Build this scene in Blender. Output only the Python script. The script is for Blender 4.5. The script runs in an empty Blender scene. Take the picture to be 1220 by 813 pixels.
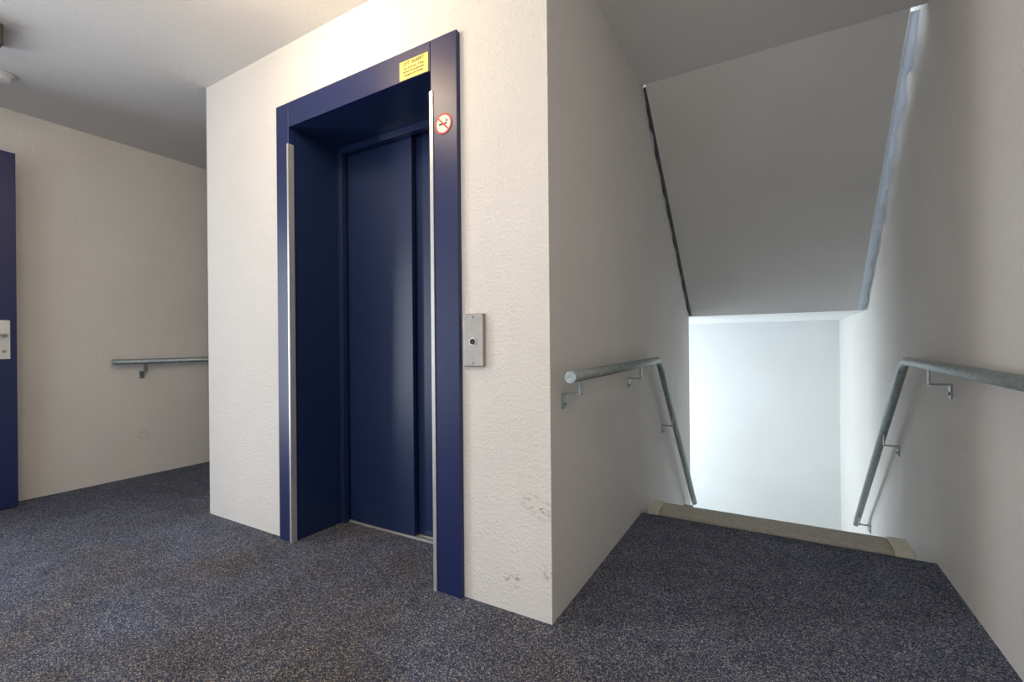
import bpy, bmesh, math, random
from mathutils import Vector, Matrix
random.seed(4)
S=bpy.context.scene
S.view_settings.view_transform='Standard'
col=S.collection

# ---------------- materials ----------------
def srgb(r,g,b):
    f=lambda c:(c/255/12.92) if c/255<=0.04045 else ((c/255+0.055)/1.055)**2.4
    return (f(r),f(g),f(b),1)
def newmat(name):
    m=bpy.data.materials.new(name); m.use_nodes=True
    nt=m.node_tree; b=nt.nodes['Principled BSDF']
    return m,nt,b
def simple(name,c,rough=.5,metal=0,noise=0,nscale=20,bump=0,bscale=100,spec=.5):
    m,nt,b=newmat(name)
    b.inputs['Roughness'].default_value=rough; b.inputs['Metallic'].default_value=metal
    b.inputs['Specular IOR Level'].default_value=spec
    tc=nt.nodes.new('ShaderNodeTexCoord')
    n=nt.nodes.new('ShaderNodeTexNoise'); n.inputs['Scale'].default_value=nscale; n.inputs['Detail'].default_value=4
    nt.links.new(tc.outputs['Object'],n.inputs['Vector'])
    r=nt.nodes.new('ShaderNodeValToRGB')
    r.color_ramp.elements[0].position=.3; r.color_ramp.elements[1].position=.7
    r.color_ramp.elements[0].color=(c[0]*(1-noise),c[1]*(1-noise),c[2]*(1-noise),1)
    r.color_ramp.elements[1].color=(min(1,c[0]*(1+noise)),min(1,c[1]*(1+noise)),min(1,c[2]*(1+noise)),1)
    nt.links.new(n.outputs['Fac'],r.inputs['Fac']); nt.links.new(r.outputs['Color'],b.inputs['Base Color'])
    if bump:
        n2=nt.nodes.new('ShaderNodeTexNoise'); n2.inputs['Scale'].default_value=bscale; n2.inputs['Detail'].default_value=3
        nt.links.new(tc.outputs['Object'],n2.inputs['Vector'])
        bp=nt.nodes.new('ShaderNodeBump'); bp.inputs['Strength'].default_value=bump; bp.inputs['Distance'].default_value=.003
        nt.links.new(n2.outputs['Fac'],bp.inputs['Height']); nt.links.new(bp.outputs['Normal'],b.inputs['Normal'])
    return m
def wallmat(name,c,scuffs=(),bump=.8):
    m,nt,b=newmat(name); L=nt.links.new
    b.inputs['Roughness'].default_value=.85; b.inputs['Specular IOR Level'].default_value=.25
    tc=nt.nodes.new('ShaderNodeTexCoord')
    n=nt.nodes.new('ShaderNodeTexNoise'); n.inputs['Scale'].default_value=1.6; n.inputs['Detail'].default_value=5
    L(tc.outputs['Object'],n.inputs['Vector'])
    r=nt.nodes.new('ShaderNodeValToRGB'); r.color_ramp.elements[0].position=.3; r.color_ramp.elements[1].position=.7
    r.color_ramp.elements[0].color=(c[0]*.95,c[1]*.945,c[2]*.94,1); r.color_ramp.elements[1].color=c
    L(n.outputs['Fac'],r.inputs['Fac'])
    cur=r.outputs['Color']
    if scuffs:
        mp=nt.nodes.new('ShaderNodeMapping'); mp.inputs['Scale'].default_value=(1,1,2.6)
        L(tc.outputs['Object'],mp.inputs['Vector'])
        n3=nt.nodes.new('ShaderNodeTexNoise'); n3.inputs['Scale'].default_value=38; n3.inputs['Detail'].default_value=7; n3.inputs['Roughness'].default_value=.7
        L(mp.outputs[0],n3.inputs['Vector'])
        gt=nt.nodes.new('ShaderNodeMapRange'); gt.inputs[1].default_value=.51; gt.inputs[2].default_value=.62
        L(n3.outputs['Fac'],gt.inputs[0])
        for (p,rad,st) in scuffs:
            vm=nt.nodes.new('ShaderNodeVectorMath'); vm.operation='DISTANCE'; vm.inputs[1].default_value=p
            L(tc.outputs['Object'],vm.inputs[0])
            mr=nt.nodes.new('ShaderNodeMapRange'); mr.inputs[1].default_value=rad; mr.inputs[2].default_value=rad*.3
            mr.inputs[3].default_value=0; mr.inputs[4].default_value=st
            L(vm.outputs['Value'],mr.inputs[0])
            mu=nt.nodes.new('ShaderNodeMath'); mu.operation='MULTIPLY'; L(mr.outputs[0],mu.inputs[0]); L(gt.outputs[0],mu.inputs[1])
            mx=nt.nodes.new('ShaderNodeMix'); mx.data_type='RGBA'
            L(mu.outputs[0],mx.inputs[0]); L(cur,mx.inputs[6]); mx.inputs[7].default_value=srgb(110,92,76)
            cur=mx.outputs[2]
    L(cur,b.inputs['Base Color'])
    n2=nt.nodes.new('ShaderNodeTexNoise'); n2.inputs['Scale'].default_value=85; n2.inputs['Detail'].default_value=4; n2.inputs['Roughness'].default_value=.6
    L(tc.outputs['Object'],n2.inputs['Vector'])
    bp=nt.nodes.new('ShaderNodeBump'); bp.inputs['Strength'].default_value=bump; bp.inputs['Distance'].default_value=.007
    L(n2.outputs['Fac'],bp.inputs['Height']); L(bp.outputs['Normal'],b.inputs['Normal'])
    return m
def carpetmat():
    m,nt,b=newmat('carpet_speckled'); L=nt.links.new
    b.inputs['Roughness'].default_value=.95; b.inputs['Specular IOR Level'].default_value=.1
    tc=nt.nodes.new('ShaderNodeTexCoord')
    v=nt.nodes.new('ShaderNodeTexVoronoi'); v.inputs['Scale'].default_value=300
    L(tc.outputs['Object'],v.inputs['Vector'])
    sp=nt.nodes.new('ShaderNodeSeparateColor'); L(v.outputs['Color'],sp.inputs[0])
    r=nt.nodes.new('ShaderNodeValToRGB'); r.color_ramp.interpolation='LINEAR'
    e=r.color_ramp.elements
    e[0].position=0; e[0].color=srgb(42,50,74)
    e[1].position=1; e[1].color=srgb(184,182,180)
    for p,c in ((.35,srgb(68,77,102)),(.65,srgb(94,102,122)),(.85,srgb(130,131,137))):
        x=e.new(p); x.color=c
    L(sp.outputs[0],r.inputs['Fac'])
    n=nt.nodes.new('ShaderNodeTexNoise'); n.inputs['Scale'].default_value=6; n.inputs['Detail'].default_value=7; n.inputs['Roughness'].default_value=.7
    L(tc.outputs['Object'],n.inputs['Vector'])
    mr=nt.nodes.new('ShaderNodeMapRange'); mr.inputs[1].default_value=.3; mr.inputs[2].default_value=.7; mr.inputs[3].default_value=.74; mr.inputs[4].default_value=1.16
    L(n.outputs['Fac'],mr.inputs[0])
    vm=nt.nodes.new('ShaderNodeVectorMath'); vm.operation='SCALE'; L(r.outputs['Color'],vm.inputs[0]); L(mr.outputs[0],vm.inputs['Scale'])
    # brown trodden-in dirt in the walking zone in front of the lift
    n4=nt.nodes.new('ShaderNodeTexNoise'); n4.inputs['Scale'].default_value=1.9; n4.inputs['Detail'].default_value=6; n4.inputs['Roughness'].default_value=.6
    L(tc.outputs['Object'],n4.inputs['Vector'])
    g4=nt.nodes.new('ShaderNodeMapRange'); g4.inputs[1].default_value=.40; g4.inputs[2].default_value=.62
    L(n4.outputs['Fac'],g4.inputs[0])
    ds=nt.nodes.new('ShaderNodeVectorMath'); ds.operation='DISTANCE'; ds.inputs[1].default_value=(-1.7,.9,0); L(tc.outputs['Object'],ds.inputs[0])
    dm=nt.nodes.new('ShaderNodeMapRange'); dm.inputs[1].default_value=2.4; dm.inputs[2].default_value=.5; dm.inputs[3].default_value=0; dm.inputs[4].default_value=.8
    L(ds.outputs['Value'],dm.inputs[0])
    mu=nt.nodes.new('ShaderNodeMath'); mu.operation='MULTIPLY'; L(g4.outputs[0],mu.inputs[0]); L(dm.outputs[0],mu.inputs[1])
    mx=nt.nodes.new('ShaderNodeMix'); mx.data_type='RGBA'; mx.blend_type='MULTIPLY'
    L(mu.outputs[0],mx.inputs[0]); L(vm.outputs[0],mx.inputs[6]); mx.inputs[7].default_value=(.92,.78,.58,1)
    L(mx.outputs[2],b.inputs['Base Color'])
    bp=nt.nodes.new('ShaderNodeBump'); bp.inputs['Strength'].default_value=.6; bp.inputs['Distance'].default_value=.003
    L(v.outputs['Distance'],bp.inputs['Height']); L(bp.outputs['Normal'],b.inputs['Normal'])
    return m
def emis(name,c,s):
    m,nt,b=newmat(name); b.inputs['Base Color'].default_value=c
    b.inputs['Emission Color'].default_value=c; b.inputs['Emission Strength'].default_value=s
    return m
def translucent_mat(name,c,tr):
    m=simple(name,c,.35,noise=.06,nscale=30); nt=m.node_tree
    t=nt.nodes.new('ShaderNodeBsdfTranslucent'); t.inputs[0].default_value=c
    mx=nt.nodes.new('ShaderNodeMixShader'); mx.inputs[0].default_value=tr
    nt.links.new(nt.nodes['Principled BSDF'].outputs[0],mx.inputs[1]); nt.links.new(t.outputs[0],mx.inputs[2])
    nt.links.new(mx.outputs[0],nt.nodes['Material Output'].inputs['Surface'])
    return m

WALLC=srgb(230,227,223)
M_lift=wallmat('stucco_lift_wall',WALLC,scuffs=[((-.86,1.484,.13),.045,.9),((-.775,1.484,.42),.05,.85),((-.73,1.484,.40),.045,.85),((-.72,1.484,.18),.035,.7)])
M_wall=wallmat('stucco_wall',WALLC,scuffs=[((-4.33,1.68,.32),.05,.7)])
M_stair=wallmat('stucco_stair_wall',srgb(220,217,214))
M_far=wallmat('stucco_far_wall',srgb(228,231,232),bump=.3)
M_ceil=wallmat('ceiling_paint',srgb(216,214,212),bump=.35)
M_conc=wallmat('soffit_paint',srgb(206,206,206),bump=.3)
M_carpet=carpetmat()
M_blue=simple('blue_frame_paint',srgb(27,38,86),.38,noise=.06,nscale=3,bump=.06,bscale=60)
M_door=simple('blue_lift_door',srgb(27,42,80),.36,noise=.05,nscale=3,bump=.04,bscale=40)
M_alu=simple('aluminium',srgb(205,205,205),.4,.6,noise=.05)
M_steel=simple('brushed_steel',srgb(165,160,155),.4,.8,noise=.08,nscale=60)
M_galv=simple('galvanised_steel',srgb(150,158,158),.42,.7,noise=.22,nscale=55,bump=.15,bscale=120)
M_dark=simple('dark_rubber',srgb(30,30,32),.6)
M_nose=simple('stone_nosing',srgb(166,163,152),.75,noise=.15,nscale=70,bump=.4,bscale=160)
M_nose2=simple('stone_nosing_end',srgb(200,196,184),.75,noise=.08,nscale=60)
M_step=simple('concrete_step',srgb(170,170,168),.8,noise=.1,nscale=30,bump=.3)
M_yel=simple('yellow_sign_plate',srgb(228,208,110),.45,noise=.02)
M_txt=simple('dark_print',srgb(60,60,45),.6)
M_red=simple('red_print',srgb(196,44,36),.5)
M_white=simple('white_plastic',srgb(215,215,212),.45)
M_gaplit=translucent_mat('bright_gap_strip',srgb(225,232,240),.6)
M_gapdark=simple('dark_gap_strip',srgb(62,62,68),.5,noise=.2,nscale=30)
M_brown=simple('bronze_housing',srgb(70,62,52),.5)
M_lamp=emis('lamp_diffuser',srgb(255,220,165),3.0)

# ---------------- helpers ----------------
def empty(name,loc=(0,0,0)):
    o=bpy.data.objects.new(name,None); o.empty_display_size=.1; o.location=loc; col.objects.link(o); return o
def boxes(name,lst,mat,parent=None,bevel=0):
    bm=bmesh.new()
    for (x0,x1,y0,y1,z0,z1) in lst:
        M=Matrix.Translation(((x0+x1)/2,(y0+y1)/2,(z0+z1)/2))@Matrix.Diagonal((x1-x0,y1-y0,z1-z0,1))
        bmesh.ops.create_cube(bm,size=1,matrix=M)
    return fin(name,bm,mat,parent,bevel)
def fin(name,bm,mat,parent=None,bevel=0,smooth=False):
    me=bpy.data.meshes.new(name); bm.normal_update(); bm.to_mesh(me); bm.free()
    o=bpy.data.objects.new(name,me); col.objects.link(o); me.materials.append(mat)
    if smooth:
        for p in me.polygons: p.use_smooth=True
    if parent: o.parent=parent; o.matrix_parent_inverse=Matrix.Translation(-parent.location)
    if bevel:
        md=o.modifiers.new('bevel','BEVEL'); md.width=bevel; md.segments=3; md.limit_method='ANGLE'
    return o
def prism(name,pts,x0,x1,mat,parent=None):
    bm=bmesh.new()
    a=[bm.verts.new((x0,y,z)) for y,z in pts]; b=[bm.verts.new((x1,y,z)) for y,z in pts]
    bm.faces.new(a); bm.faces.new(b[::-1]); n=len(pts)
    for i in range(n): bm.faces.new((a[i],a[(i+1)%n],b[(i+1)%n],b[i]))
    bmesh.ops.recalc_face_normals(bm,faces=bm.faces)
    return fin(name,bm,mat,parent)
def tube(name,pts,rad,mat,parent=None,seg=20):
    pts=[Vector(p) for p in pts]; bm=bmesh.new(); rings=[]
    side=Vector((1,0,0))
    if abs((pts[-1]-pts[0]).normalized().x)>.9 or abs((pts[1]-pts[0]).normalized().x)>.9: side=Vector((0,0,1))
    for i,p in enumerate(pts):
        t=((pts[i]-pts[i-1]).normalized() if i>0 else Vector())+((pts[i+1]-pts[i]).normalized() if i<len(pts)-1 else Vector())
        t.normalize(); s=(side-side.dot(t)*t).normalized(); u=t.cross(s)
        rings.append([bm.verts.new(p+rad*(math.cos(2*math.pi*k/seg)*s+math.sin(2*math.pi*k/seg)*u)) for k in range(seg)])
    for a,b in zip(rings,rings[1:]):
        for k in range(seg): bm.faces.new((a[k],a[(k+1)%seg],b[(k+1)%seg],b[k])).smooth=True
    bm.faces.new(rings[0][::-1]); bm.faces.new(rings[-1])
    bmesh.ops.recalc_face_normals(bm,faces=bm.faces)
    return fin(name,bm,mat,parent)
def disc(name,c,r,h,axis,mat,parent=None,seg=40,bevel=0,r2=None):
    bm=bmesh.new()
    R={'x':Matrix.Rotation(math.pi/2,4,'Y'),'y':Matrix.Rotation(math.pi/2,4,'X'),'z':Matrix.Identity(4)}[axis]
    bmesh.ops.create_cone(bm,cap_ends=True,segments=seg,radius1=r,radius2=r if r2 is None else r2,depth=h,matrix=Matrix.Translation(c)@R)
    return fin(name,bm,mat,parent,bevel)
def text(name,s,size,loc,mat,parent):
    cu=bpy.data.curves.new(name,'FONT'); cu.body=s; cu.size=size; cu.align_x='CENTER'; cu.align_y='CENTER'; cu.extrude=.0003
    o=bpy.data.objects.new(name,cu); col.objects.link(o); cu.materials.append(mat)
    o.rotation_euler=(math.pi/2,0,0); o.location=loc; o.parent=parent; o.matrix_parent_inverse=Matrix.Translation(-parent.location)
    return o

# ---------------- room shell ----------------
XL,XC,XB,XR=-4.33,-.699,-2.97,.62
YF,YE,YN,YA=1.484,4.51,2.735,2.90
CEIL,SL=2.57,.25; FH=2.82; YW=6.32; YB=-2.0; LZ=-1.37
boxes('floor',[(XL,XR,YB,YF,-.2,0),(XL,XB,YF,5,-.2,0),(XC,XR,YF,YN,-.2,0),(-2.17,-1.195,YF,1.80,-.2,0)],M_carpet)
boxes('ceiling',[(XL-.2,XR+.2,YB-.2,2.81,CEIL,CEIL+SL)],M_ceil)
boxes('ceiling_corridor',[(XL-.2,XB+.2,2.81,5.2,CEIL,CEIL+SL)],M_ceil)
boxes('wall_left',[(XL-.2,XL,.05,5.2,-.2,CEIL),(XL-.2,XL,YB-.2,-1.0,-.2,CEIL),(XL-.2,XL,-1.0,.05,2.22,CEIL)],M_wall)
boxes('wall_back',[(XL,XR,YB-.2,YB,-.2,CEIL)],M_wall)
boxes('wall_corridor_end',[(XL,XB,5,5.2,-.2,CEIL)],M_wall)
boxes('wall_right',[(XR,XR+.2,YB-.2,YW+.2,-1.6,CEIL),(XR,XR+.2,2.81,YW+.2,CEIL,5)],M_stair)
boxes('wall_lift_front',[(XB,-2.17,YF,1.95,-.2,CEIL),(-1.195,XC-.0005,YF,1.95,-.2,CEIL),(-2.17,-1.195,YF,1.95,2.145,CEIL)],M_lift)
boxes('wall_corridor_side',[(XB,XB+.2,1.95,5,-.2,CEIL)],M_lift)
boxes('wall_stair_left',[(XC-.2,XC,YF+.0005,YE,-1.6,CEIL),(XC-.2,XC,2.81,YE,CEIL,5)],M_stair)
boxes('wall_landing_front',[(-2.3,XC-.2,YE-.2,YE,-1.6,5)],M_stair)
boxes('wall_far',[(-2.5,XR,YW,YW+.2,-1.6,5)],M_far)
boxes('wall_landing_left',[(-2.5,-2.3,YE,YW,-1.6,-.9),(-2.5,-2.3,YE,YW,.9,2.0),(-2.5,-2.3,YE,4.75,-.9,.9),(-2.5,-2.3,6.1,YW,-.9,.9),(-2.5,-2.3,YE,YW,3.9,5),(-2.5,-2.3,YE,4.75,2,3.9),(-2.5,-2.3,6.1,YW,2,3.9)],M_far)
boxes('floor_landing',[(-2.3,XR,4.5,YW,LZ-.2,LZ)],M_step)
boxes('floor_landing_upper',[(-2.3,XR,4.51,YW,1.25,1.45)],M_far)
boxes('ceiling_stairwell',[(XC,XR,2.81,YW,5,5.2),(-2.5,XC,YE,YW,5,5.2)],M_conc)
boxes('wall_stairwell_front',[(XC,XR,2.61,2.81,CEIL+SL+.001,5)],M_conc)

def flight(name,z0,x0,x1):
    pts=[]; n=8; run=(4.50-2.90)/7; rise=1.37/8
    pts.append((2.812,z0-SL)); pts.append((2.812,z0)); pts.append((2.90,z0)); y=2.90; z=z0
    for i in range(n):
        z-=rise; pts.append((y,z))
        if i<n-1: y+=run; pts.append((y,z))
    pts.append((4.509,z)); pts.append((4.509,z0-FH+1.25))
    return prism(name,pts,x0,x1,M_conc)
flight('stair_flight_upper',FH,-.672,.562)
flight('stair_flight',-.002,-.672,.562)
nz=empty('stair_nosing',(0,YN,0))
boxes('nosing_bar',[(-.60,.47,YN,YA+.015,0,.022)],M_nose,nz,.004)
boxes('nosing_end_left',[(-.66,-.602,YN,YA+.015,0,.030)],M_nose2,nz,.004)
boxes('nosing_end_right',[(.472,.545,YN,YA+.015,0,.030)],M_nose2,nz,.004)

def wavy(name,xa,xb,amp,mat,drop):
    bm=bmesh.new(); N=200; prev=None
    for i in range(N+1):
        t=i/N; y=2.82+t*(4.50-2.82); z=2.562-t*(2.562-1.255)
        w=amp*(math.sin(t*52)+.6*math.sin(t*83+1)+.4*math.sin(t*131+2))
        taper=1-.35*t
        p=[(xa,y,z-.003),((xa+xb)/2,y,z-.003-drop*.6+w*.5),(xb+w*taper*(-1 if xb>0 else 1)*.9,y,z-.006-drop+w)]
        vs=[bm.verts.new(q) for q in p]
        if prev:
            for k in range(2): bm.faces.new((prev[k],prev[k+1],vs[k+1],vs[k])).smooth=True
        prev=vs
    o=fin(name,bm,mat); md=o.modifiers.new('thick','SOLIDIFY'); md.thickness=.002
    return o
wavy('lit_gap_strip_right',.562,.604,.007,M_gaplit,.010)  # bright strip standing in for the daylit wall seen through the gap
wavy('gap_strip_left',-.672,-.690,.004,M_gapdark,.008)  # dark wavy strip along the left gap

# ---------------- lift portal ----------------
lp=empty('lift_door_portal',(-1.7,YF,0))
FY=1.462; XLo,XLi,XRi,XRo=-2.25,-2.15,-1.215,-1.083; HB=2.125
boxes('jamb_left',[(XLo,XLi,FY,1.50,0,2.25)],M_blue,lp,.002)
boxes('jamb_right',[(XRi,XRo,FY,1.50,0,2.25)],M_blue,lp,.002)
boxes('header',[(XLi+.002,XRi-.002,FY,1.50,HB,2.25)],M_blue,lp,.002)
boxes('reveal_left',[(-2.169,XLi,1.502,1.86,0,HB)],M_door,lp)
boxes('reveal_right',[(XRi,-1.196,1.502,1.86,0,HB)],M_door,lp)
boxes('reveal_top',[(XLi,XRi,1.502,1.86,HB,HB+.019)],M_door,lp)
boxes('inner_stop',[(XLi,-2.118,1.765,1.80,0,HB),(XRi-.03,XRi,1.765,1.80,0,HB),(-2.118,XRi-.03,1.765,1.80,HB-.035,HB)],M_door,lp,.002)
boxes('sliding_door_panel_front',[(-2.14,-1.64,1.812,1.838,.008,HB-.005)],M_door,lp,.003)
boxes('sliding_door_panel_rear',[(-1.70,-1.19,1.850,1.876,.008,HB-.005)],M_door,lp,.003)
boxes('shaft_liner',[(-2.17,-1.195,1.90,1.92,0,HB)],M_dark,lp)
boxes('sill',[(-2.15,XRi,1.80,1.90,-.01,.006)],M_alu,lp)
boxes('sill_grooves',[(-2.15,XRi,1.843,1.846,.006,.009),(-2.15,XRi,1.806,1.809,.006,.009)],M_steel,lp)
boxes('corner_guard_left',[(-2.158,-2.1455,FY-.004,FY,.0,2.04),(-2.1495,-2.1455,FY,1.49,0,2.04)],M_alu,lp)
boxes('corner_guard_right',[(-1.2195,-1.203,FY-.004,FY,.0,2.04),(-1.2195,-1.2155,FY,1.49,0,2.04)],M_alu,lp)

ys=empty('lift_notice_sign',(-1.30,FY,2.163))
boxes('plate',[(-1.382,-1.225,FY-.003,FY-.0002,2.127,2.207)],M_yel,ys,.0008)
text('title','LIFT: ALBERT',.020,(-1.303,FY-.0035,2.193),M_txt,ys)
for i,s in enumerate(('max. 8 personen   630 kg','bij brand lift niet gebruiken','storing bel: 030 2410245')):
    text('line_%d'%i,s,.0105,(-1.303,FY-.0035,2.173-.0145*i),M_txt,ys)

ns=empty('no_smoking_sticker',(-1.150,FY,1.892))
c=Vector((-1.150,FY-.001,1.892))
disc('disc_white',c,.040,.001,'y',M_white,ns)
bm=bmesh.new(); seg=48
for k in range(seg):
    a0,a1=2*math.pi*k/seg,2*math.pi*(k+1)/seg
    q=[(r*math.cos(a)+c.x,c.y-.0012,r*math.sin(a)+c.z) for r,a in((.042,a0),(.042,a1),(.035,a1),(.035,a0))]
    bm.faces.new([bm.verts.new(p) for p in q])
d=.003; v1=Vector((1,0,-1)).normalized()*.036; v2=Vector((1,0,1)).normalized()*d
bm.faces.new([bm.verts.new((c.x+s1*v1.x+s2*v2.x,c.y-.0014,c.z+s1*v1.z+s2*v2.z)) for s1,s2 in((-1,-1),(1,-1),(1,1),(-1,1))])
fin('ring_and_bar',bm,M_red,ns)
boxes('cigarette',[(c.x-.022,c.x+.018,c.y-.0011,c.y-.0006,c.z-.004,c.z+.003)],M_txt,ns)
boxes('smoke',[(c.x+.012,c.x+.015,c.y-.0011,c.y-.0006,c.z+.006,c.z+.018),(c.x+.018,c.x+.021,c.y-.0011,c.y-.0006,c.z+.004,c.z+.015)],M_txt,ns)

cb=empty('lift_call_button',(-1.016,YF,1.02))
boxes('plate',[(-1.062,-.971,YF-.022,YF,.918,1.124)],M_steel,cb,.004)
disc('button_ring',(-1.016,YF-.023,1.015),.017,.004,'y',M_alu,cb,bevel=.001)
disc('button',(-1.016,YF-.026,1.015),.011,.006,'y',M_dark,cb,bevel=.001)
for z in (.932,1.110): disc('screw',(-1.016,YF-.0225,z),.003,.002,'y',M_dark,cb,seg=12)

# ---------------- handrails ----------------
def fillet(P,r=.07,n=8):
    P=[Vector(p) for p in P]; out=[P[0]]
    for i in range(1,len(P)-1):
        a=(P[i-1]-P[i]).normalized(); b=(P[i+1]-P[i]).normalized()
        s=P[i]+a*r; e=P[i]+b*r
        for k in range(n+1):
            t=k/n; out.append((1-t)**2*s+2*t*(1-t)*P[i]+t*t*e)
    out.append(P[-1]); return out
def bracket(i,side,xw,xr,y,z,par):
    def bx(xa,xb,z0,z1,w=.014):
        return (min(xa,xb),max(xa,xb),y-w,y+w,z0,z1)
    t=.006
    boxes('bracket_%d'%i,[bx(xr-side*t/2,xr+side*t/2,z-.075,z-.015),bx(xr-side*t/2,xw-side*.0,z-.081,z-.075),bx(xw-side*t,xw,z-.135,z-.075,.016)],M_galv,par,.0015)
    disc('bracket_screw_%d'%i,(xw-side*.009,y,z-.115),.007,.008,'x',M_galv,par,seg=6)
def zline(y,yb,ze,ye,zt=.90): return zt if y<yb else zt+(ze-zt)*(y-yb)/(ye-yb)
RR=.0215
hr=empty('handrail',(XR,2.9,.9))
xr=XR-.07
tube('rail',fillet([(xr,-.9,.862),(xr,2.93,.905),(xr,4.59,-.47)]),RR,M_galv,hr)
for i,(y,dz) in enumerate(((.2,.02),(2.52,0),(3.45,0),(4.42,0))):
    bracket(i,1,XR,xr,y,zline(y,2.93,-.47,4.59)-(.006 if y>2.9 else 0)-dz,hr)
hl=empty('handrail.001',(XC,2.2,.9))
xl=XC+.07
tube('rail',fillet([(xl,1.50,.885),(xl,2.92,.90),(xl,4.26,-.39)]),RR,M_galv,hl)
for i,y in enumerate((1.60,2.48,3.32,4.18)):
    bracket(i,-1,XC,xl,y,zline(y,2.92,-.39,4.26,.893)-(.006 if y>2.9 else 0),hl)
hc=empty('handrail.002',(XL,3,.9))
tube('rail',[(XL+.07,1.465,.90),(XL+.07,4.6,.90)],RR,M_galv,hc)
for i,y in enumerate((1.67,3.0,4.4)): bracket(i,-1,XL,XL+.07,y,.90,hc)

# ---------------- blue door on left wall, standing open ----------------
dr=empty('door_1',(-4.2,.5,0))
boxes('leaf',[(-4.207,-4.165,.06,.951,.008,2.243)],M_blue,dr,.002)
boxes('lock_plate',[(-4.165,-4.160,.866,.921,.942,1.184)],M_white,dr,.004)
disc('lock_cylinder',(-4.159,.893,.99),.010,.006,'x',M_steel,dr,seg=20)
tube('lever_handle',[(-4.162,.893,1.09),(-4.125,.893,1.09),(-4.118,.885,1.09),(-4.115,.86,1.09),(-4.115,.77,1.09)],.009,M_alu,dr,12)
boxes('latch',[(-4.195,-4.178,.951,.955,1.00,1.10)],M_alu,dr)
boxes('door_frame',[(XL-.05,XL+.03,-1.04,-.98,0,2.26),(XL-.05,XL+.03,.02,.075,0,2.26),(XL-.05,XL+.03,-.98,.02,2.2,2.26)],M_blue,dr)
boxes('hinges',[(-4.31,-4.19,.04,.06,.3,.4),(-4.31,-4.19,.04,.06,1.9,2.0)],M_steel,dr)

sd=empty('smoke_detector',(-3.83,.82,CEIL))
disc('base',(-3.80,.82,CEIL-.008),.05,.016,'z',M_white,sd,bevel=.003)
disc('head',(-3.80,.82,CEIL-.027),.030,.024,'z',M_white,sd,bevel=.004,r2=.040)
em=empty('emergency_light',(-3.3,.62,CEIL))  # box modelled as an emergency-light fixture, gives no light
boxes('housing',[(-3.50,-3.215,.50,.70,CEIL-.10,CEIL+.004)],M_brown,em,.01)
boxes('diffuser',[(-3.48,-3.235,.52,.68,CEIL-.115,CEIL-.10)],M_brown,em,.008)
LA=(-1.66,.86); LB=(-.25,-.55)
for k,(x,y) in enumerate((LA,LB)):
    cl=empty('emergency_light',(x,y,CEIL))
    disc('base',(x,y,CEIL-.012),.15,.024,'z',M_white,cl,bevel=.004)
    disc('diffuser',(x,y,CEIL-.045),.10,.04,'z',M_lamp,cl,bevel=.01,r2=.14)

def window(name,x,y0,y1,z0,z1):
    w=empty(name,(x,(y0+y1)/2,z0))
    f=.05
    boxes('frame',[(x-.03,x+.03,y0,y0+f,z0,z1),(x-.03,x+.03,y1-f,y1,z0,z1),(x-.03,x+.03,y0,y1,z0,z0+f),(x-.03,x+.03,y0,y1,z1-f,z1),(x-.03,x+.03,(y0+y1)/2-.02,(y0+y1)/2+.02,z0,z1)],M_white,w)
window('window_1',-2.42,4.75,6.1,-.9,.9)
window('window_2',-2.42,4.75,6.1,2,3.9)

# ---------------- lights ----------------
def area(name,loc,direction,sx,sy,power,color,spread=180):
    l=bpy.data.lights.new(name,'AREA'); l.shape='RECTANGLE'; l.size=sx; l.size_y=sy; l.energy=power; l.color=color
    l.spread=math.radians(spread)
    o=bpy.data.objects.new(name,l); col.objects.link(o); o.location=loc
    o.rotation_euler=Vector(direction).to_track_quat('-Z','Y').to_euler(); return o
def point(name,loc,power,color,r):
    l=bpy.data.lights.new(name,'POINT'); l.energy=power; l.color=color; l.shadow_soft_size=r
    o=bpy.data.objects.new(name,l); col.objects.link(o); o.location=loc; return o
point('lamp_light_a',(LA[0],LA[1],CEIL-.20),19,(1,.78,.52),.09)
point('lamp_light_b',(LB[0],LB[1],CEIL-.25),32,(1,.86,.68),.10)
area('daylight_doorway',(XL-.12,-.48,1.15),(1,0,.10),.7,2.0,58,(.86,.93,1))
area('fill_hall',(-1.6,YB+.05,1.3),(0,1,.15),2.4,1.8,36,(.88,.94,1))  # added cool fill behind the camera; the back wall has no window
area('daylight_landing',(-2.36,5.42,0),(1,0,-.05),1.7,1.3,80,(.84,.94,1))
area('daylight_upper',(-2.36,5.42,2.95),(1,0,0),1.8,1.3,40,(.82,.93,1))
area('gap_fill_light',(.2,3.7,4.9),(0,0,-1),1.2,1.2,115,(.84,.92,1))  # added lamp above the flight to brighten the gap strip
w=bpy.data.worlds.new('world'); S.world=w; w.use_nodes=True
w.node_tree.nodes['Background'].inputs[0].default_value=(.8,.88,1,1); w.node_tree.nodes['Background'].inputs[1].default_value=.8

# ---------------- camera ----------------
cam=bpy.data.cameras.new('camera'); co=bpy.data.objects.new('camera',cam); col.objects.link(co)
th=math.atan2(.4991,.8666)
co.matrix_world=Matrix.Translation((0,0,1))@Matrix.Rotation(th,4,'Z')@Matrix.Rotation(math.pi/2,4,'X')@Matrix.Rotation(-.009,4,'Z')
cam.sensor_width=36; cam.lens=546/1220*36; cam.shift_y=5/1220; cam.clip_start=.01
S.camera=co
